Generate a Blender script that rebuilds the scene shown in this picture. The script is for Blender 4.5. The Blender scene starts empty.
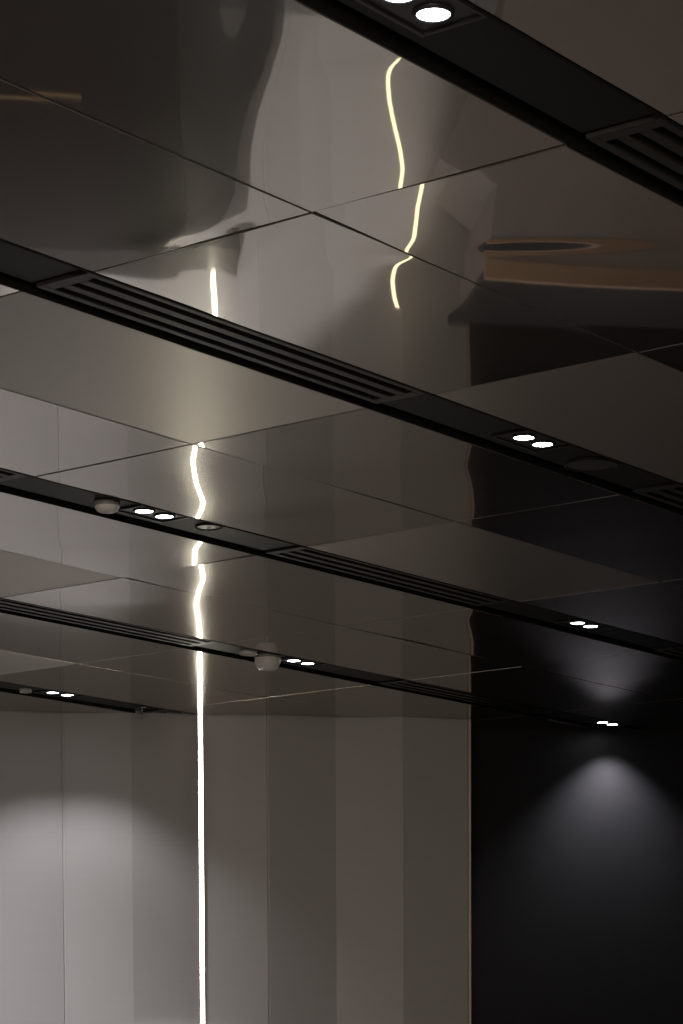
import bpy, bmesh, math, random
import numpy as np
from mathutils import Matrix, Vector

C = bpy.context.scene.collection
PI = math.pi

# ------------------------------------------------------------------ survey of the place (metres)
CAM_Z = 1.55
H = 1.6305                      # ceiling above the camera
ZC = CAM_Z + H                  # ceiling face
YAW = 0.65846                   # the ceiling grid is turned against the room
SY, CY = math.sin(YAW), math.cos(YAW)
U0, Q = 3.8472, 1.2             # cross joints every 1.2 m
V0, P, W = 2.2591, 1.35263, 0.2018   # slots every 1.35 m, 0.2 m wide
HALF = (P - W) / 2              # panel width
REC = 0.009                      # plate recess in the slots


def uv(u, v, z=0.0):
    return Vector((u * SY - v * CY, u * CY + v * SY, z))


def to_uv(x, y):
    return x * SY + y * CY, -x * CY + y * SY


def wall_y(x):                  # front line of the pleated wall
    return 11.797 + 0.144 * x


def dark_y(x):                  # black wall, set back
    return 12.11 + 0.144 * x


WALL_END = 0.612

# ------------------------------------------------------------------ materials


def nt(name):
    m = bpy.data.materials.new(name)
    m.use_nodes = True
    n = m.node_tree
    n.nodes.clear()
    out = n.nodes.new('ShaderNodeOutputMaterial')
    return m, n, out


def principled(name, col, rough=0.5, metal=0.0, spec=0.5, noise=0.0, nscale=20.0, stretch=None, bump=0.0):
    m, n, out = nt(name)
    b = n.nodes.new('ShaderNodeBsdfPrincipled')
    b.inputs['Base Color'].default_value = (*col, 1)
    b.inputs['Roughness'].default_value = rough
    b.inputs['Metallic'].default_value = metal
    b.inputs['Specular IOR Level'].default_value = spec
    if noise or bump:
        tc = n.nodes.new('ShaderNodeTexCoord')
        mp = n.nodes.new('ShaderNodeMapping')
        if stretch:
            mp.inputs['Scale'].default_value = stretch
        ns = n.nodes.new('ShaderNodeTexNoise')
        ns.inputs['Scale'].default_value = nscale
        ns.inputs['Detail'].default_value = 4
        n.links.new(tc.outputs['Object'], mp.inputs['Vector'])
        n.links.new(mp.outputs['Vector'], ns.inputs['Vector'])
        if noise:
            mx = n.nodes.new('ShaderNodeMix')
            mx.data_type = 'RGBA'
            mx.inputs['A'].default_value = (*[c * (1 - noise) for c in col], 1)
            mx.inputs['B'].default_value = (*[min(1, c * (1 + noise)) for c in col], 1)
            n.links.new(ns.outputs['Fac'], mx.inputs['Factor'])
            n.links.new(mx.outputs['Result'], b.inputs['Base Color'])
        if bump:
            bp = n.nodes.new('ShaderNodeBump')
            bp.inputs['Strength'].default_value = bump
            bp.inputs['Distance'].default_value = 0.002
            n.links.new(ns.outputs['Fac'], bp.inputs['Height'])
            n.links.new(bp.outputs['Normal'], b.inputs['Normal'])
    n.links.new(b.outputs['BSDF'], out.inputs['Surface'])
    return m


def emission(name, col, strength):
    m, n, out = nt(name)
    e = n.nodes.new('ShaderNodeEmission')
    e.inputs['Color'].default_value = (*col, 1)
    e.inputs['Strength'].default_value = strength
    n.links.new(e.outputs['Emission'], out.inputs['Surface'])
    return m


def metal_sheet(name, col, r1, r2, mix, grain=0.10):
    """polished sheet metal: a sharp lobe and a soft lobe, with fine brushed grain"""
    m, n, out = nt(name)
    tc = n.nodes.new('ShaderNodeTexCoord')
    mp = n.nodes.new('ShaderNodeMapping')
    mp.inputs['Rotation'].default_value = (0, 0, YAW)
    mp.inputs['Scale'].default_value = (7, 260, 1)
    ns = n.nodes.new('ShaderNodeTexNoise')
    ns.inputs['Scale'].default_value = 3.0
    ns.inputs['Detail'].default_value = 3
    n.links.new(tc.outputs['Object'], mp.inputs['Vector'])
    n.links.new(mp.outputs['Vector'], ns.inputs['Vector'])
    mx = n.nodes.new('ShaderNodeMix')
    mx.data_type = 'RGBA'
    mx.inputs['A'].default_value = (*[c * (1 - grain) for c in col], 1)
    mx.inputs['B'].default_value = (*[c * (1 + grain) for c in col], 1)
    n.links.new(ns.outputs['Fac'], mx.inputs['Factor'])
    a = n.nodes.new('ShaderNodeBsdfAnisotropic')
    a.distribution = 'GGX'
    a.inputs['Roughness'].default_value = r1
    b = n.nodes.new('ShaderNodeBsdfAnisotropic')
    b.distribution = 'GGX'
    b.inputs['Roughness'].default_value = r2
    for s in (a, b):
        n.links.new(mx.outputs['Result'], s.inputs['Color'])
    ms = n.nodes.new('ShaderNodeMixShader')
    ms.inputs['Fac'].default_value = mix
    n.links.new(a.outputs['BSDF'], ms.inputs[1])
    n.links.new(b.outputs['BSDF'], ms.inputs[2])
    n.links.new(ms.outputs['Shader'], out.inputs['Surface'])
    return m


M = {}
M['mirror'] = metal_sheet('polished_steel', (0.65, 0.627, 0.595), 0.022, 0.17, 0.29)
M['matte'] = metal_sheet('brushed_steel', (0.62, 0.585, 0.54), 0.30, 0.42, 0.35)
M['edge'] = principled('panel_edge', (0.55, 0.50, 0.44), 0.3, 1.0)
M['void'] = principled('ceiling_void', (0.012, 0.011, 0.011), 0.9, noise=0.2)
M['black'] = principled('slot_black', (0.008, 0.008, 0.008), 0.65, spec=0.2, noise=0.2)
M['plate'] = principled('plate_dark', (0.016, 0.0155, 0.0155), 0.45, spec=0.14, noise=0.12, nscale=60)
M['grille'] = principled('grille_dark', (0.032, 0.030, 0.027), 0.4, spec=0.3, noise=0.1, nscale=50)
M['frame'] = principled('fixture_black', (0.02, 0.02, 0.021), 0.35, spec=0.5, noise=0.1)
M['ring'] = principled('lamp_ring_metal', (0.12, 0.12, 0.12), 0.25, 0.8, noise=0.1)
M['lens'] = emission('lamp_lens', (0.93, 0.96, 1.0), 26.0)
M['lens_dim'] = emission('lamp_lens_side', (0.93, 0.96, 1.0), 5.0)
M['led'] = emission('led_diffuser', (1.0, 0.94, 0.76), 18.0)
M['led_warm'] = emission('led_diffuser_warm', (1.0, 0.86, 0.52), 3.4)
M['counter_shade'] = principled('counter_shade_faces', (0.07, 0.06, 0.054), 0.6, noise=0.08)  # counter brown darkened as painted shade beside the lower strip
M['alu'] = principled('strip_profile', (0.55, 0.53, 0.48), 0.35, 0.9, noise=0.05)
M['wall'] = principled('satin_cladding', (0.49, 0.466, 0.458), 0.42, spec=0.35, noise=0.035, nscale=6, stretch=(0.6, 0.6, 14), bump=0.03)
M['dark'] = principled('black_wall_paint', (0.0125, 0.012, 0.0135), 0.5, spec=0.15, noise=0.15, nscale=9, bump=0.05)
M['walltrim'] = principled('cladding_edge', (0.42, 0.33, 0.27), 0.4, 0.2, noise=0.05)
M['floor'] = principled('pale_carpet', (0.18, 0.17, 0.16), 0.9, noise=0.25, nscale=60)
M['paint'] = principled('room_paint', (0.20, 0.185, 0.175), 0.8, noise=0.06)
M['detector'] = principled('detector_plastic', (0.85, 0.82, 0.78), 0.4, noise=0.03)
M['detector_base'] = principled('detector_base', (0.30, 0.28, 0.26), 0.4, noise=0.05)
M['speaker'] = principled('speaker_mesh', (0.045, 0.044, 0.043), 0.6, noise=0.3, nscale=400)
M['sensor'] = principled('sensor_face', (0.85, 0.82, 0.70), 0.3, 0.0, noise=0.05)  # pale tone stands in for the strip's light reflected on the face
M['cabinet'] = principled('cabinet_dark', (0.016, 0.012, 0.010), 0.5, spec=0.15, noise=0.2, nscale=5)
M['cabinet_side'] = principled('cabinet_side', (0.026, 0.022, 0.02), 0.5, spec=0.2, noise=0.1)
M['bronze'] = principled('bronze_trim', (0.45, 0.28, 0.17), 0.5, 0.0, noise=0.1)
M['bronze_dim'] = principled('bronze_thin_trim', (0.16, 0.10, 0.055), 0.4, 0.4, noise=0.1)
M['counter'] = principled('counter_front', (0.33, 0.285, 0.26), 0.6, noise=0.08, nscale=5)

# ------------------------------------------------------------------ helpers


def obj(name, bm, mat, parent=None, smooth=False):
    me = bpy.data.meshes.new(name)
    bm.normal_update()
    bm.to_mesh(me)
    bm.free()
    mats = mat if isinstance(mat, (list, tuple)) else [mat]
    for m in mats:
        me.materials.append(m)
    if smooth:
        for p in me.polygons:
            p.use_smooth = True
    o = bpy.data.objects.new(name, me)
    C.objects.link(o)
    if parent is not None:
        o.parent = parent
    return o


def empty(name, loc, rz=0.0):
    o = bpy.data.objects.new(name, None)
    o.empty_display_size = 0.05
    o.location = loc
    o.rotation_euler = (0, 0, rz)
    C.objects.link(o)
    return o


def tag(o, label, cat, group=None):
    o['label'] = label
    o['category'] = cat
    if group:
        o['group'] = group
    return o


def struct(o):
    o['kind'] = 'structure'
    return o


def box(bm, x0, x1, y0, y1, z0, z1, bev=0.0, mi=0):
    vs = [bm.verts.new(c) for c in ((x0, y0, z0), (x1, y0, z0), (x1, y1, z0), (x0, y1, z0),
                                    (x0, y0, z1), (x1, y0, z1), (x1, y1, z1), (x0, y1, z1))]
    fs = []
    for q in ((0, 3, 2, 1), (4, 5, 6, 7), (0, 1, 5, 4), (1, 2, 6, 5), (2, 3, 7, 6), (3, 0, 4, 7)):
        f = bm.faces.new([vs[i] for i in q])
        f.material_index = mi
        fs.append(f)
    if bev:
        es = list({e for f in fs for e in f.edges})
        bmesh.ops.bevel(bm, geom=es, offset=bev, segments=2, affect='EDGES', profile=0.5)


def lathe(bm, prof, n=48, mi=0, cx=0.0, cy=0.0):
    rings = []
    for r, z in prof:
        if r < 1e-6:
            rings.append([bm.verts.new((cx, cy, z))])
        else:
            rings.append([bm.verts.new((cx + r * math.cos(2 * PI * i / n), cy + r * math.sin(2 * PI * i / n), z)) for i in range(n)])
    for a, b in zip(rings, rings[1:]):
        for i in range(n):
            j = (i + 1) % n
            va = [a[0]] if len(a) == 1 else [a[i], a[j]]
            vb = [b[0]] if len(b) == 1 else [b[j], b[i]]
            if len(va) + len(vb) < 3:
                continue
            f = bm.faces.new(va + vb)
            f.material_index = mi


def prism(bm, pts, z0, z1):
    """vertical walls along a polyline"""
    lo = [bm.verts.new((x, y, z0)) for x, y in pts]
    hi = [bm.verts.new((x, y, z1)) for x, y in pts]
    for i in range(len(pts) - 1):
        bm.faces.new((lo[i], lo[i + 1], hi[i + 1], hi[i]))


# ------------------------------------------------------------------ ceiling panels
# measured dents: (bay, half, module) -> list of [(x, y, sideways slope), ...]
DENTS = {
    (2, 1, 2): [[(-0.485, 8.754, 0.0058), (-0.503, 8.94, 0.0158), (-0.51, 9.236, 0.0052), (-0.527, 9.662, -0.0044)]],
    (2, 0, 2): [[(-0.447, 8.256, -0.0062), (-0.451, 8.489, -0.0162), (-0.484, 8.736, 0.0057)]],
    (2, 0, 1): [[(-0.427, 7.899, -0.0059), (-0.452, 8.004, 0.0123), (-0.469, 8.239, 0.0173)]],
    (1, 1, 1): [[(-0.373, 6.696, 0.0042), (-0.391, 6.87, 0.0107), (-0.396, 7.101, 0.0054), (-0.389, 7.348, -0.0117), (-0.404, 7.479, -0.0056), (-0.424, 7.586, 0.0073)]],
    (1, 0, 1): [[(-0.355, 6.64, -0.003), (-0.355, 6.707, -0.009)],
                [(0.349, 6.709, -0.0018), (0.346, 6.917, 0.0081), (0.377, 7.176, -0.0048), (0.397, 7.429, -0.0109), (0.404, 7.644, -0.0081)]],
    (0, 1, 0): [[(-0.258, 5.354, -0.0201), (-0.265, 5.557, -0.0233)],
                [(0.155, 5.175, -0.0195), (0.137, 5.185, -0.0096), (0.118, 5.215, 0.0015), (0.112, 5.313, 0.0056), (0.119, 5.428, 0.0035), (0.132, 5.538, -0.0025)]],
    (0, 0, 0): [[(0.157, 4.747, -0.0246), (0.153, 4.869, -0.0213), (0.153, 4.967, -0.0203), (0.152, 5.055, -0.0188), (0.136, 5.134, -0.0095)]],
    (0, 0, -1): [[(0.106, 4.169, -0.0048), (0.087, 4.195, 0.0044), (0.083, 4.244, 0.0069), (0.088, 4.343, 0.006), (0.098, 4.451, 0.0025), (0.11, 4.569, -0.0022), (0.118, 4.669, -0.005), (0.115, 4.768, -0.0028)]],
    (2, 0, 3): [[(0.477, 9.1, -0.0096), (0.472, 9.281, 0.01), (0.516, 9.756, -0.0199)]],
}
EDGE_DENTS = {
    (0, 0, -1): [[(-0.094, 3.98, -0.0305), (-0.104, 4.093, -0.0286), (-0.135, 4.255, -0.0173), (-0.156, 4.384, -0.0095), (-0.179, 4.571, -0.0018), (-0.193, 4.722, 0.0021)]],
    (0, 1, -1): [[(-0.196, 4.785, 0.0023), (-0.22, 4.911, 0.0128), (-0.258, 5.008, 0.0315), (-0.312, 5.085, 0.05)]],
}
MATTE = {(0, 1, 1), (1, 0, 0), (1, 1, 2), (2, 1, 1), (3, 1, 2)}


def dent_field(key):
    """height of the sheet above its flat position as a function of world x, y"""
    rnd = random.Random(str(key))
    waves = []
    for i in range(5):
        lam = rnd.uniform(0.35, 1.1)
        ang = rnd.uniform(0, PI)
        slope = rnd.uniform(0.0010, 0.0026)
        waves.append((2 * PI / lam * math.cos(ang), 2 * PI / lam * math.sin(ang), rnd.uniform(0, 6.28), slope * lam / (2 * PI)))
    tabs = []
    for pts in DENTS.get(key, []) + EDGE_DENTS.get(key, []):
        sig = 0.075 if pts in EDGE_DENTS.get(key, []) else 0.11 if key in ((0, 0, -1), (0, 1, 0)) else 0.33
        ys = np.array([p[1] for p in pts])
        yy = np.linspace(ys.min() - 0.4, ys.max() + 0.4, 400)
        s = np.interp(yy, ys, [p[2] for p in pts])
        g = np.interp(yy, ys, [p[0] for p in pts])
        step = yy[1] - yy[0]
        wd = max(0.015, 0.15 * (ys.max() - ys.min()) / max(2, len(pts)))
        k = int(3 * wd / step)
        ker = np.exp(-0.5 * (np.arange(-k, k + 1) * step / wd) ** 2)
        ker /= ker.sum()
        s = np.convolve(np.pad(s, k, mode='edge'), ker, mode='valid')
        g = np.convolve(np.pad(g, k, mode='edge'), ker, mode='valid')
        tabs.append((yy, s, g, sig))
    gentle = 0.45 if tabs else 1.0

    def f(x, y):
        z = sum(a * math.sin(kx * x + ky * y + ph) for kx, ky, ph, a in waves) * gentle
        for yy, s, g, sig in tabs:
            sv = float(np.interp(y, yy, s))
            gv = float(np.interp(y, yy, g))
            z += sv * (x - gv) * math.exp(-((x - gv) / sig) ** 2)
        return z
    return f


GAP = 0.0018
CH = 0.0022


def clip_wall(bm, margin=0.012):
    """cut away what would pass through the walls behind"""
    geom = bm.verts[:] + bm.edges[:] + bm.faces[:]
    return geom


def cut(bm, co, no):
    bmesh.ops.bisect_plane(bm, geom=bm.verts[:] + bm.edges[:] + bm.faces[:], plane_co=co, plane_no=no, clear_outer=True, dist=1e-6)


def clip_back(bm, x_mid):
    # the pleated wall stands nearer than the black one
    if x_mid < WALL_END:
        cut(bm, (0, 11.797 - 0.012, 0), (-0.144, 1, 0))
    else:
        cut(bm, (0, 12.11 - 0.004, 0), (-0.144, 1, 0))


def panel_mesh(bay, half, m, flat=False):
    va = V0 + bay * P + W + half * HALF + GAP
    vb = va + HALF - 2 * GAP
    ua, ub = U0 + m * Q + GAP, U0 + (m + 1) * Q - GAP
    f = (lambda x, y: 0.0) if flat or (bay, half, m) in MATTE else dent_field((bay, half, m))
    bm = bmesh.new()
    nu, nv = (8, 4) if flat else (84, 42)
    grid = []
    for i in range(nu + 1):
        row = []
        for j in range(nv + 1):
            u = ua + CH + (ub - ua - 2 * CH) * i / nu
            v = va + CH + (vb - va - 2 * CH) * j / nv
            p = uv(u, v)
            row.append(bm.verts.new((p.x, p.y, ZC + f(p.x, p.y))))
        grid.append(row)
    for i in range(nu):
        for j in range(nv):
            fc = bm.faces.new((grid[i][j], grid[i][j + 1], grid[i + 1][j + 1], grid[i + 1][j]))
            fc.smooth = True
    loop = [grid[i][0] for i in range(nu + 1)] + [grid[nu][j] for j in range(1, nv + 1)] + \
           [grid[i][nv] for i in range(nu - 1, -1, -1)] + [grid[0][j] for j in range(nv - 1, 0, -1)]
    cu, cv = (ua + ub) / 2, (va + vb) / 2
    r0, r1, r2 = [], [], []
    for vtx in loop:
        u, v = to_uv(vtx.co.x, vtx.co.y)
        uo = ub if abs(u - ub) < CH * 1.5 else ua if abs(u - ua) < CH * 1.5 else u
        vo = vb if abs(v - vb) < CH * 1.5 else va if abs(v - va) < CH * 1.5 else v
        p = uv(uo, vo)
        r0.append(bm.verts.new(vtx.co))
        r1.append(bm.verts.new((p.x, p.y, vtx.co.z + CH * 0.6)))
        r2.append(bm.verts.new((p.x, p.y, vtx.co.z + 0.022)))
    L = len(loop)
    for a, b in ((r0, r1), (r1, r2)):
        for i in range(L):
            j = (i + 1) % L
            fc = bm.faces.new((a[i], a[j], b[j], b[i]))
            fc.material_index = 1
    return bm


F_PX, PRINC, PITCH, ROLL = 2505.36, 1225.05, -0.062837, -0.0044201


def project(co):
    """where the survey camera sees a point (only used to find which panels are in view)"""
    x, y, z = co[0], co[1], co[2] - CAM_Z
    dz = y * math.cos(PITCH) + z * math.sin(PITCH)
    dy = -y * math.sin(PITCH) + z * math.cos(PITCH)
    if dz < 0.1:
        return None
    return 341.5 + F_PX * x / dz, PRINC - F_PX * dy / dz


def in_view(pts):
    return any(q and -4 < q[0] < 687 and -4 < q[1] < 1028 for q in (project(p) for p in pts))


PANEL_LABEL = {
    (-1, 1, -1): 'brownish polished panel in the top right corner, above the first black slot',
    (-1, 1, 0): "narrow piece of panel at the right edge above the first slot's grille",
    (0, 0, -1): 'top polished panel below the first slot, holding the longest curved strip reflection',
    (0, 0, 0): "polished panel on the right below the first slot's grille, mirroring the brown counter",
    (0, 0, 1): 'small dark triangle of panel at the right edge, third along below the first slot',
    (0, 1, -1): 'darkest polished panel at the upper left edge, above the second slot',
    (0, 1, 0): 'polished panel above the second slot mirroring two separate pieces of light strip',
    (0, 1, 1): "dull brushed panel on the right, just above the second slot's twin spotlight",
    (0, 1, 2): 'sliver of dark panel at the right edge just above the second slot',
    (1, 0, -1): 'tiny corner of panel at the left edge right under the second slot',
    (1, 0, 0): 'large dull brushed panel at left with one blurred vertical glow',
    (1, 0, 1): 'polished panel under the middle of the second slot, right of the blurred-glow panel',
    (1, 0, 2): "dark polished panel under the second slot's twin spotlight and speaker, at right",
    (1, 0, 3): 'small black piece of panel at the right edge, last under the second slot',
    (1, 1, 0): "pale polished panel at the left edge above the third slot's left end",
    (1, 1, 1): 'polished panel above the third slot mirroring an S-shaped light strip',
    (1, 1, 2): "dull brushed triangular panel in mid picture, above the third slot's grille",
    (1, 1, 3): "dark panel at right just above the third slot's right-hand twin spotlight",
    (2, 0, 1): "pale polished panel at left, right under the third slot's detector",
    (2, 0, 2): 'polished panel under the third slot mirroring a wavy strip, centre left',
    (2, 0, 3): "polished panel under the third slot's grille with a rippled pale-to-black edge",
    (2, 0, 4): "black glossy panel under the third slot's right-hand twin spotlight",
    (2, 0, 5): 'black sliver of panel at the right edge, last under the third slot',
    (2, 1, 1): "dull brushed grey panel at the left edge, above the fourth slot's grille",
    (2, 1, 2): "bright polished panel above the fourth slot's grille, with a glowing strip reflection",
    (2, 1, 3): "polished brown-grey panel above the fourth slot's detectors and twin spotlight",
    (2, 1, 4): 'black panel above the fourth slot mirroring the pool of light, left part',
    (2, 1, 5): "black panel at the right edge above the fourth slot's last twin spotlight",
    (3, 0, 2): "pale panel at the left edge, right under the fourth slot's grille",
    (3, 0, 3): 'polished panel under the fourth slot crossed by the straight strip reflection above the wall',
    (3, 0, 4): 'dim brown panel under the fourth slot, over the right half of the pleated wall',
    (3, 0, 5): 'black piece of panel between the fourth slot and the black wall',
    (3, 1, 2): 'dull sliver of brushed panel at the left edge above the fifth slot',
    (3, 1, 3): "polished panel just above the fifth slot's twin spotlight at lower left",
    (3, 1, 4): "long panel meeting the pleated wall to the right of the light strip's top",
    (4, 0, 3): 'small triangle of panel between the fifth slot and the pleated wall, left',
}
structure_panels = bmesh.new()
seen_panels = []
for bay in range(-1, 6):
    for half in (0, 1):
        for m in range(-3, 8):
            va = V0 + bay * P + W + half * HALF
            ua = U0 + m * Q
            smp = [uv(ua + Q * i / 8, va + HALF * j / 5, ZC) for i in range(9) for j in range(6)]
            inside = [p for p in smp if p.y < (wall_y(p.x) if p.x < WALL_END else dark_y(p.x)) and p.y > 0.4 and abs(p.x) < 4.6]
            if not inside:
                continue
            xm = sum(p.x for p in inside) / len(inside)
            near = any(abs(p.x) < 0.16 * p.y + 0.9 and p.y > 2.4 for p in inside)
            if not near:
                continue
            vis = in_view(inside)
            key = (bay, half, m)
            bm = panel_mesh(bay, half, m, flat=not vis)
            xs = [v.co.x for v in bm.verts]
            if min(xs) < WALL_END < max(xs) and max(v.co.y for v in bm.verts) > wall_y(WALL_END) - 0.02:
                # straddles the corner where the wall steps back: cut the two sides apart
                other = bm.copy()
                cut(bm, (WALL_END + 0.012, 0, 0), (1, 0, 0))
                cut(bm, (0, 11.797 - 0.012, 0), (-0.144, 1, 0))
                cut(other, (WALL_END + 0.012, 0, 0), (-1, 0, 0))
                cut(other, (0, 12.11 - 0.004, 0), (-0.144, 1, 0))
                tmp = bpy.data.meshes.new('tmp')
                other.to_mesh(tmp)
                other.free()
                bm.from_mesh(tmp)
                bpy.data.meshes.remove(tmp)
                bmesh.ops.remove_doubles(bm, verts=[v for v in bm.verts if abs(v.co.x - WALL_END - 0.012) < 1e-5], dist=1e-5)
            else:
                clip_back(bm, xm)
            if not bm.faces:
                bm.free()
                continue
            if vis:
                c = Vector((sum(v.co.x for v in bm.verts) / len(bm.verts), sum(v.co.y for v in bm.verts) / len(bm.verts), ZC))
                bmesh.ops.translate(bm, verts=bm.verts, vec=-c)
                o = obj('metal_ceiling_tile', bm, [M['matte'] if key in MATTE else M['mirror'], M['edge']])
                o.location = c
                o['kind'] = 'thing'
                tag(o, PANEL_LABEL.get(key, 'metal ceiling panel %s' % (key,)), 'ceiling panel', 'metal panels of the suspended ceiling')
                seen_panels.append((key, [round(a) for a in project(c)]))
            else:
                tmp = bpy.data.meshes.new('tmp')
                bm.to_mesh(tmp)
                bm.free()
                structure_panels.from_mesh(tmp)
                bpy.data.meshes.remove(tmp)
print('PANELS', seen_panels)

# ceiling structure: the out-of-view panels and the dark slab over everything
RX0, RX1, RY0 = -5.2, 5.2, -3.2
slab = bmesh.new()
for x0, x1, fy in ((RX0, WALL_END, wall_y), (WALL_END, RX1, dark_y)):
    vs = [slab.verts.new((x0, RY0, ZC + 0.16)), slab.verts.new((x1, RY0, ZC + 0.16)),
          slab.verts.new((x1, fy(x1) + 0.25, ZC + 0.16)), slab.verts.new((x0, fy(x0) + 0.25, ZC + 0.16))]
    slab.faces.new(vs[::-1])
for f in slab.faces:
    f.material_index = 2
tmp = bpy.data.meshes.new('tmp')
slab.to_mesh(tmp)
slab.free()
structure_panels.from_mesh(tmp)
bpy.data.meshes.remove(tmp)
struct(obj('ceiling', structure_panels, [M['mirror'], M['edge'], M['void']]))

# ------------------------------------------------------------------ black service slots


def slot_end(k, off, x_hint=None):
    """u where the slot line meets the wall"""
    v = V0 + k * P + off
    for fy, co, test in ((wall_y, 11.797, lambda x: x < WALL_END), (dark_y, 12.11, lambda x: x >= WALL_END)):
        # u*CY+v*SY = co + .144*(u*SY - v*CY)
        u = (co - 0.144 * v * CY - v * SY) / (CY - 0.144 * SY)
        if test(uv(u, v).x):
            return u
    return (wall_y(WALL_END) - v * SY) / CY


def slot_start(k):
    v = V0 + k * P + W / 2
    u = 1.6
    while uv(u, v).x < -0.16 * uv(u, v).y - 1.0 or uv(u, v).y < 1.2:
        u += 0.1
    return u


def uvbox(bm, ua, ub, va, vb, z0, z1, bev=0.0, mi=0):
    """box in the turned grid, coordinates already local (u along x, v along y)"""
    box(bm, ua, ub, va, vb, z0, z1, bev, mi)


def grid_matrix(u, v, z=ZC):
    return uv(u, v, z), PI / 2 - YAW       # local x runs along u


def place(name, u, v, z=ZC):
    p, rz = grid_matrix(u, v, z)
    return empty(name, p, rz)


PLATE_V0, PLATE_V1 = 0.013, W - 0.035


def skew_cut(o_bm, u, v0_abs):
    """trim a slot part (local coords with origin at u, v0_abs) where it meets the wall"""
    p, rz = grid_matrix(u, v0_abs)
    mat = Matrix.Translation(p) @ Matrix.Rotation(rz, 4, 'Z')
    bmesh.ops.transform(o_bm, matrix=mat, verts=o_bm.verts)
    xs = [v.co.x for v in o_bm.verts]
    xm = max(xs)
    far = max(o_bm.verts, key=lambda v: v.co.y).co
    clip_back(o_bm, (min(xs) + max(xs)) / 2 if far.y > 11 else -1)
    bmesh.ops.transform(o_bm, matrix=mat.inverted(), verts=o_bm.verts)


GRILLE_LABEL = {
    (0, 0): 'black air grille at the upper right, in the first and nearest slot',
    (1, 0): 'long black three-slot air grille at left in the second slot',
    (1, 2): 'dark air grille at the right edge, right of the speaker in the second slot',
    (2, 0): 'end of a black air grille at the left edge in the third slot',
    (2, 2): 'dark air grille in the middle of the picture, in the third slot',
    (2, 4): 'barely visible black air grille at the right end of the third slot',
    (3, 2): 'long air grille at the left of the fourth slot, ending at the light strip',
    (3, 4): "dark air grille of the fourth slot, at the pleated wall's right end",
    (4, 4): 'short dark air grille of the fifth slot, running into the pleated wall',
}
grilles, trims = {}, {}
for k in range(5):
    us, ue = slot_start(k), slot_end(k, W / 2) + 0.3
    L = ue - us
    bm = bmesh.new()
    g = 0.001
    box(bm, 0, L, g, 0.007, -0.001, 0.115)                 # near lip
    box(bm, 0, L, W - 0.004, W - g, -0.001, 0.115)         # far side
    box(bm, 0, L, 0.007, W - 0.004, 0.100, 0.115)          # back
    skew_cut(bm, us, V0 + k * P)
    t = obj('trim_%d' % (k + 1), bm, M['black'])
    p, rz = grid_matrix(us, V0 + k * P)
    t.location, t.rotation_euler = p, (0, 0, rz)
    struct(t)
    trims[k] = t
    for m in range(-2, 7):
        ua, ub = U0 + m * Q, U0 + (m + 1) * Q
        a, b = max(ua, us + 0.01), min(ub, ue)
        if b - a < 0.1:
            continue
        if m % 2:
            bm = bmesh.new()
            box(bm, a - us + 0.006, b - us - 0.006, PLATE_V0, PLATE_V1, REC, REC + 0.006, 0.0008)
            skew_cut(bm, us, V0 + k * P)
            if bm.faces:
                obj('cover_plate', bm, M['plate'], t)
            else:
                bm.free()
        else:
            loc, rz2 = grid_matrix(a, V0 + k * P)
            n = b - a
            fb = bmesh.new()
            z0, z1 = REC - 0.006, REC + 0.010
            e = 0.006
            v0_, v1_ = PLATE_V0, PLATE_V1
            bw = 0.026
            box(fb, e, n - e, v0_, v0_ + 0.018, z0, z1, 0.001)
            box(fb, e, n - e, v1_ - 0.018, v1_, z0, z1, 0.001)
            box(fb, e, e + 0.035, v0_ + 0.018, v1_ - 0.018, z0, z1, 0.001)
            box(fb, n - e - 0.035, n - e, v0_ + 0.018, v1_ - 0.018, z0, z1, 0.001)
            bb = bmesh.new()
            box(bb, e, n - e, v0_, v1_, REC + 0.040, REC + 0.046)
            bars = []
            inner = (v1_ - v0_ - 0.036)
            slotw = (inner - 2 * 0.024) / 3
            for i in range(2):
                x = bmesh.new()
                va_ = v0_ + 0.018 + slotw * (i + 1) + 0.024 * i
                box(x, e + 0.035, n - e - 0.035, va_, va_ + 0.024, z0, z1 + 0.012, 0.001)
                bars.append(x)
            for x in [fb, bb] + bars:
                skew_cut(x, a, V0 + k * P)
            if not fb.faces:
                for x in [fb, bb] + bars:
                    x.free()
                continue
            corners = [uv(a + n * i / 10, V0 + k * P + W * j / 2, ZC) for i in range(11) for j in range(3)]
            corners = [q for q in corners if q.y < dark_y(q.x)]
            if not in_view(corners):
                for x in [fb, bb] + bars:
                    x.free()
                continue
            r = empty('air_grille', loc, rz2)
            obj('frame', fb, M['grille'], r)
            obj('back_tray', bb, M['black'], r)
            for x in bars:
                if x.faces:
                    obj('slat', x, M['grille'], r)
                else:
                    x.free()
            mid = project(uv(a + n / 2, V0 + k * P + W / 2, ZC))
            print('GRILLE', k, m, [round(q) for q in mid])
            tag(r, GRILLE_LABEL.get((k, m), 'black slotted air grille %s' % ((k, m),)), 'air grille', 'linear air grilles in the ceiling slots')

# ------------------------------------------------------------------ twin downlights


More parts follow.
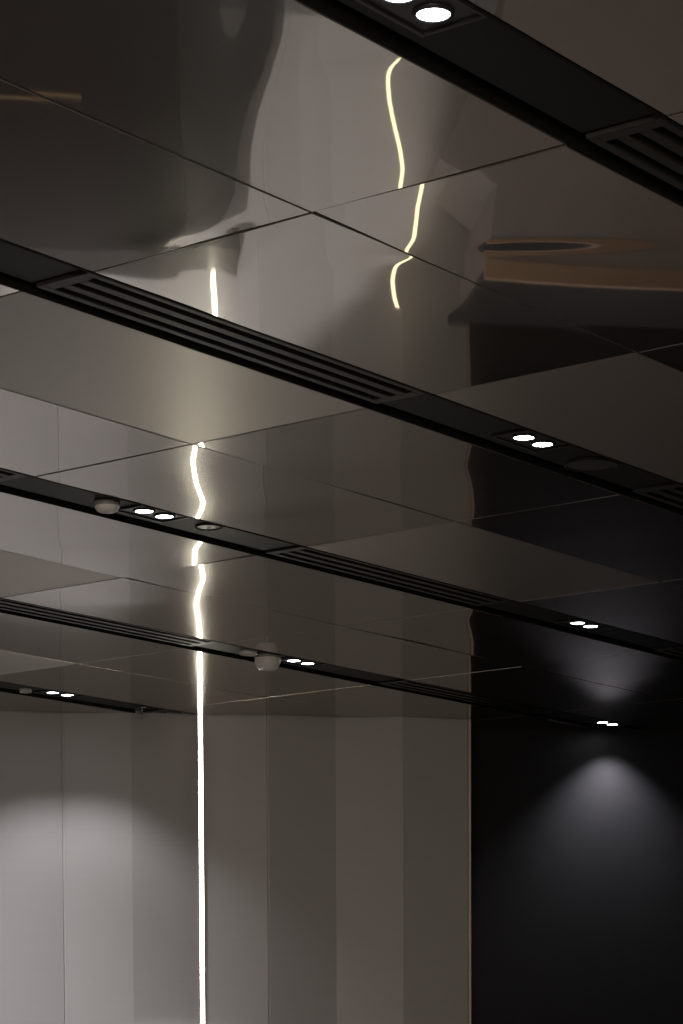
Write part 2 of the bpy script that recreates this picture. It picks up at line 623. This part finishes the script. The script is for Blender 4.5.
def make_twin(u, v, label, dim=False):
    r = place('twin_downlight', u, v, ZC)
    tag(r, label, 'downlight', 'twin downlights in the ceiling slots')
    hx, hy = 0.105, 0.064
    z = REC
    bm = bmesh.new()
    t = 0.008
    lo = z - 0.006
    box(bm, -hx, hx, -hy, -hy + t, lo, z - 0.0005, 0.001)
    box(bm, -hx, hx, hy - t, hy, lo, z - 0.0005, 0.001)
    box(bm, -hx, -hx + t, -hy + t, hy - t, lo, z - 0.0005, 0.001)
    box(bm, hx - t, hx, -hy + t, hy - t, lo, z - 0.0005, 0.001)
    box(bm, -hx + t, hx - t, -hy + t, hy - t, z - 0.002, z - 0.0005)
    obj('frame', bm, M['frame'], r)
    for s in (-1, 1):
        bm = bmesh.new()
        lathe(bm, [(0.0262, z - 0.0022), (0.0262, z - 0.0062), (0.0285, z - 0.0075), (0.0320, z - 0.0065), (0.0335, z - 0.0022)], 40, cx=0.045 * s)
        ring = obj('lamp_ring', bm, M['frame'], r, smooth=True)
        bm = bmesh.new()
        lathe(bm, [(0.0261, z - 0.0050), (0.018, z - 0.0062), (0.009, z - 0.0069), (0.0, z - 0.0072)], 40, cx=0.045 * s)
        obj('lens', bm, M['lens'], ring, smooth=True)
    return r


# added spots with no fixture, aimed to shape lit areas on the pleated wall
def added_spot(loc, target, power, half, blend, col):
    o = spot(loc, power, 2 * half, blend, col)
    o.rotation_euler = (Vector(target) - Vector(loc)).to_track_quat('-Z', 'Y').to_euler()
    o.data.shadow_soft_size = 0.03
    return o


def spot(loc, power, size=94, blend=0.55, col=(0.97, 0.965, 1.0), tilt=(0, 0)):
    d = bpy.data.lights.new('spot_beam', 'SPOT')  # shared by the twin downlights and the added wall spots
    d.energy = power
    d.spot_size = math.radians(size)
    d.spot_blend = blend
    d.shadow_soft_size = 0.02
    d.color = col
    o = bpy.data.objects.new('spot_beam', d)
    C.objects.link(o)
    o.location = loc
    o.rotation_euler = (tilt[0], tilt[1], 0)
    return o


# (slot, module): place along the slot, across it, strength of its beam
TWINS = {(0, -1): (3.218, 0.074, 34), (1, 1): (5.592, 0.068, 34), (2, 1): (5.614, 0.066, 34), (2, 3): (8.000, 0.074, 34),
         (3, 3): (8.005, 0.072, 34), (3, 5): (10.349, 0.070, 84), (4, 3): (8.010, 0.068, 24)}
TWIN_LABEL = {
    (0, -1): 'large bright twin spotlight cut by the top edge of the picture',
    (1, 1): 'twin spotlight beside the dark round speaker in the second black slot',
    (2, 1): 'twin spotlight between the round detector and the flat sensor disc at left',
    (2, 3): 'twin spotlight on the right, in the third slot, above the black wall',
    (3, 3): 'small twin spotlight just right of the two detectors in the fourth slot',
    (3, 5): 'tiny twin spotlight right against the black wall, over its pool of light',
    (4, 3): 'twin spotlight in the fifth slot, above the pleated wall at far left',
}
for (k, m), (u, off, power) in TWINS.items():
    v = V0 + k * P + off
    make_twin(u, v, TWIN_LABEL[(k, m)])
    spot(uv(u + (0.06 if k == 4 else 0.07 if m == 5 else 0), v, ZC - 0.006), power, 114 if k == 4 else 104 if m == 5 else 96, 1.0 if m == 5 else 0.55)

added_spot((-2.3, 8.0, 3.02), (-2.0, 11.6, 1.0), 310, 27.0, 1.0, (0.97, 0.965, 1.0))  # unseen spot added to brighten the lower left of the wall
added_spot((-0.72, 8.5, 2.95), (-0.72, 11.7, 0.58), 300, 16.7, 0.28, (1.0, 0.98, 0.95))  # unseen spot added for an oval patch of light low down

# ------------------------------------------------------------------ round devices in the slots


def detector(u, v, z, label, r, prof_base, prof_dome, ribs):
    t = place('smoke_detector', u, v, z)
    tag(t, label, 'smoke detector', 'ceiling detectors')
    bm = bmesh.new()
    lathe(bm, [(a * r, b) for a, b in prof_base], 48)
    obj('base', bm, M['detector_base'], t, smooth=True)
    bm = bmesh.new()
    lathe(bm, [(a * r, b) for a, b in prof_dome], 48)
    dome = obj('dome', bm, M['detector'], t, smooth=True)
    bm = bmesh.new()
    n, (ra, za, rb, zb) = ribs
    for i in range(n):
        a = 2 * PI * i / n
        c, s = math.cos(a), math.sin(a)
        vs = []
        for rr, z_, w_ in ((ra * r, za, 1), (rb * r, zb, 0.75)):
            for dr, sg in ((-0.003, -1), (-0.003, 1), (0.0016, 1), (0.0016, -1)):
                x, y = rr + dr, sg * w_ * r * 0.055
                vs.append(bm.verts.new((x * c - y * s, x * s + y * c, z_)))
        for q in ((0, 1, 2, 3), (7, 6, 5, 4), (0, 4, 5, 1), (1, 5, 6, 2), (2, 6, 7, 3), (3, 7, 4, 0)):
            bm.faces.new([vs[j] for j in q])
    obj('vent_ribs', bm, M['detector'], dome)
    return t


detector(7.797, V0 + 3 * P + 0.074, ZC + REC, 'larger pale detector hanging lowest from the fourth slot, left of a twin spotlight', 0.052,
         [(0, 0), (1.0, 0), (1.03, -0.004), (1.03, -0.012), (0.99, -0.016)],
         [(0.99, -0.016), (0.985, -0.030), (0.93, -0.040), (0.76, -0.055), (0.66, -0.060), (0.3, -0.0615), (0, -0.062)], (18, (0.96, -0.034, 0.75, -0.055)))
detector(5.425, V0 + 2 * P + 0.080, ZC + REC, 'pale ribbed round detector at left in the third slot, left of a twin spotlight', 0.037,
         [(0, 0), (1.0, 0), (1.02, -0.003), (1.02, -0.012), (0.97, -0.014)],
         [(0.97, -0.014), (0.95, -0.018), (0.84, -0.026), (0.55, -0.031), (0, -0.032)], (20, (0.94, -0.018, 0.62, -0.030)))


def flat_disc(name, cat, u, v, r, deep, label, face, rim):
    t = place(name, u, v, ZC + REC)
    tag(t, label, cat)
    bm = bmesh.new()
    lathe(bm, [(r, 0), (r, -deep), (r * 0.97, -deep * 1.25), (r * 0.91, -deep), (r * 0.90, -deep * 0.6)], 56)
    obj('rim', bm, rim, t, smooth=True)
    bm = bmesh.new()
    lathe(bm, [(r * 0.905, -deep * 0.6), (r * 0.6, -deep * 0.85), (r * 0.3, -deep * 0.98), (0, -deep)], 56)
    obj('face', bm, face, t, smooth=True)
    return t


flat_disc('ceiling_speaker', 'speaker', 5.915, V0 + P + 0.092, 0.074, 0.006, 'large dark round speaker grille set in the second black slot', M['speaker'], M['plate'])
sd = flat_disc('ceiling_sensor', 'sensor', 5.857, V0 + 2 * P + 0.064, 0.041, 0.005, 'flat shiny sensor disc right of the twin spotlight in the third slot', M['sensor'], M['black'])
bm = bmesh.new()
lathe(bm, [(0.006, -0.0045), (0.006, -0.007), (0.004, -0.0085), (0, -0.009)], 20)
obj('indicator', bm, M['detector'], sd, smooth=True)
flat_disc('ceiling_sensor', 'sensor', 7.685, V0 + 3 * P + 0.080, 0.036, 0.012, 'small pale disc sensor left of the hanging detector in the fourth slot', M['detector'], M['detector'])
flat_disc('ceiling_sensor', 'sensor', 7.840, V0 + 4 * P + 0.110, 0.026, 0.012, 'tiny disc sensor left of the twin spotlight in the fifth slot', M['detector'], M['detector'])

# sprinkler by the wall in the fifth slot
t = place('fire_sprinkler', 8.545, V0 + 4 * P + 0.085, ZC + REC)
tag(t, 'tiny shiny sprinkler head at the wall end of the fifth slot', 'sprinkler')
bm = bmesh.new()
lathe(bm, [(0.0, 0), (0.026, 0), (0.026, -0.004), (0.011, -0.007), (0.010, -0.018), (0.0, -0.019)], 28)
obj('escutcheon', bm, M['ring'], t, smooth=True)
bm = bmesh.new()
for s in (-1, 1):
    box(bm, s * 0.009 - 0.0015, s * 0.009 + 0.0015, -0.002, 0.002, -0.036, -0.016)
lathe(bm, [(0.0, -0.035), (0.015, -0.036), (0.015, -0.038), (0.0, -0.039)], 20)
obj('deflector', bm, M['alu'], t)

# ------------------------------------------------------------------ walls, floor
PITCHX = 0.3135
STRIP_X = -0.6445
xs, ys = [], []
pts = []
i0 = -15
for i in range(i0, 5):
    x = STRIP_X + i * PITCHX
    if x > WALL_END + 0.02:
        break
    off = 0.0 if i % 2 == 0 else -0.036          # ridges stand forward
    y = wall_y(x) + 0.018 + off
    if (i - 1) % 3 == 0:                          # open joint between cladding sheets
        d = 0.007
        for dx, dy in ((-d, 0), (-d + 0.002, 0.009), (d - 0.002, 0.009), (d, 0)):
            pts.append((min(x + dx, WALL_END), y + dy))
    else:
        pts.append((x, y))
pts = [p for p in pts if p[0] <= WALL_END]
pts.append((WALL_END, wall_y(WALL_END) + 0.018))
bm = bmesh.new()
prism(bm, pts, 0, ZC + 0.12)
prism(bm, [(WALL_END, wall_y(WALL_END) + 0.018), (WALL_END, dark_y(WALL_END) + 0.05)], 0, ZC + 0.12)
struct(obj('wall_back', bm, M['wall']))
bm = bmesh.new()
yv = wall_y(WALL_END)
box(bm, WALL_END - 0.006, WALL_END + 0.006, yv - 0.004, yv + 0.40, 0, ZC - 0.002, 0.001)
struct(obj('trim_6', bm, M['walltrim']))
bm = bmesh.new()
prism(bm, [(WALL_END - 0.1, dark_y(WALL_END - 0.1)), (RX1, dark_y(RX1))], 0, ZC + 0.12)
struct(obj('wall_right_back', bm, M['dark']))
bm = bmesh.new()
prism(bm, [(RX1, dark_y(RX1)), (RX1, RY0)], 0, ZC + 0.16)
struct(obj('wall_right', bm, M['paint']))
bm = bmesh.new()
prism(bm, [(RX1, RY0), (RX0, RY0)], 0, ZC + 0.16)
struct(obj('wall_front', bm, M['paint']))
bm = bmesh.new()
prism(bm, [(RX0, RY0), (RX0, wall_y(RX0) + 0.02)], 0, ZC + 0.16)
struct(obj('wall_left', bm, M['paint']))
bm = bmesh.new()
bm.faces.new([bm.verts.new(c) for c in ((RX0, RY0, 0), (RX1, RY0, 0), (RX1, 13.2, 0), (RX0, 13.2, 0))])
struct(obj('floor', bm, M['floor']))

# ------------------------------------------------------------------ light strips


def light_strip(x, z0, z1, label, w=0.019, out=0.0, led='led'):
    y = wall_y(x) + 0.018 - out
    t = empty('light_strip', (x, y, z0), math.atan(0.144))
    tag(t, label, 'light strip')
    bm = bmesh.new()
    box(bm, -w / 2 - 0.003, -w / 2, -0.016, -0.001, 0, z1 - z0)
    box(bm, w / 2, w / 2 + 0.003, -0.016, -0.001, 0, z1 - z0)
    box(bm, -w / 2, w / 2, -0.004, -0.001, 0, z1 - z0)
    obj('profile', bm, M['alu'], t)
    bm = bmesh.new()
    box(bm, -w / 2 + 0.0002, w / 2 - 0.0002, -0.017, -0.0045, 0.002, z1 - z0 - 0.002, 0.002)
    obj('diffuser', bm, M[led], t)


light_strip(STRIP_X, 1.20, ZC - 0.003, 'long glowing vertical light strip in a fold of the pleated wall')
light_strip(0.273, 0.18, 1.30, 'lower glowing light strip seen only as a zigzag reflection overhead', w=0.018, out=0.032, led='led_warm')

# ------------------------------------------------------------------ low furniture that only shows in the ceiling's reflections
t = empty('low_cabinet', (-1.85, 11.25, 0), math.atan(0.144))
tag(t, 'dark low cabinet with bronze edges, mirrored in the ceiling at top left', 'cabinet')
bm = bmesh.new()
box(bm, -1.3, 1.16, -0.2, 0.2, 0.0, 1.24, 0.004)
obj('carcass', bm, M['cabinet'], t)
bm = bmesh.new()
box(bm, 1.162, 1.40, -0.17, 0.2, 0.0, 1.22, 0.004)
obj('side_panel', bm, M['cabinet_side'], t)
bm = bmesh.new()
box(bm, -1.3, 0.72, -0.222, -0.201, 0.60, 0.614, 0.003)
obj('edge_strip', bm, M['bronze_dim'], t)
bm = bmesh.new()
box(bm, -1.3, 0.92, -0.222, -0.201, 0.12, 0.134, 0.003)
obj('edge_strip', bm, M['bronze_dim'], t)

t = empty('low_counter', (0.10, 11.0, 0), math.atan(0.144))
tag(t, 'grey-brown counter with added slanted end and bronze top edge, mirrored in the ceiling at right', 'counter')


def slanted(bm, pts, y0, y1):
    a = [bm.verts.new((x, y0, z)) for x, z in pts]
    b = [bm.verts.new((x, y1, z)) for x, z in pts]
    n = len(pts)
    bm.faces.new(a[::-1])
    bm.faces.new(b)
    for i in range(n):
        bm.faces.new((a[i], a[(i + 1) % n], b[(i + 1) % n], b[i]))


bm = bmesh.new()
slanted(bm, [(0.54, 1.36), (0.54, 1.02), (0.34, 0.88), (0.60, 0.36), (0.74, 0.0), (2.9, 0.0), (2.9, 1.36)], 0.0, 0.60)  # slanted end shaped to stand for a diagonal edge of light
bm.normal_update()
for f in bm.faces:
    if f.normal.x < -0.2 or f.normal.z > 0.5:
        f.material_index = 1  # end and top faces take the painted shade colour
obj('body', bm, [M['counter'], M['counter_shade']], t)
bm = bmesh.new()
box(bm, 0.52, 2.92, -0.03, -0.001, 1.32, 1.41, 0.004)
obj('top_edge', bm, M['bronze'], t)
bm = bmesh.new()
box(bm, 0.52, 2.92, 0.0, 0.72, 1.361, 1.405, 0.004)
obj('worktop', bm, M['dark'], t)

# ------------------------------------------------------------------ added soft fill for bounced room light, behind the camera
d = bpy.data.lights.new('room_fill', 'AREA')
d.energy = 250
d.size = 2.4
d.color = (1.0, 0.86, 0.74)
o = bpy.data.objects.new('room_fill', d)
C.objects.link(o)
o.location = (-0.6, 1.0, ZC - 0.05)
o.rotation_euler = (math.radians(40), 0, 0)

wd = bpy.data.worlds.new('world')
bpy.context.scene.world = wd
wd.use_nodes = True
wd.node_tree.nodes['Background'].inputs['Color'].default_value = (0.02, 0.019, 0.018, 1)
wd.node_tree.nodes['Background'].inputs['Strength'].default_value = 0.3

# ------------------------------------------------------------------ camera
cd = bpy.data.cameras.new('camera')
cam = bpy.data.objects.new('camera', cd)
C.objects.link(cam)
cd.sensor_fit = 'HORIZONTAL'
cd.sensor_width = 36.0
cd.lens = F_PX / 683 * 36
cd.shift_y = (PRINC - 512) / 683
cd.clip_start = 0.05
r0 = Vector((1, 0, 0))
fw = Vector((0, math.cos(PITCH), math.sin(PITCH)))
up = Vector((0, -math.sin(PITCH), math.cos(PITCH)))
cr, sr = math.cos(ROLL), math.sin(ROLL)
rr = cr * r0 + sr * up
uu = -sr * r0 + cr * up
mt = Matrix((rr, uu, -fw)).transposed().to_4x4()
mt.translation = (0, 0, CAM_Z)
cam.matrix_world = mt
sc = bpy.context.scene
sc.camera = cam
sc.view_settings.view_transform = 'Standard'
sc.view_settings.look = 'None'
sc.view_settings.exposure = 0.0
sc.cycles.use_denoising = True
sc.cycles.max_bounces = 10
sc.cycles.glossy_bounces = 6
sc.cycles.sample_clamp_indirect = 4.0
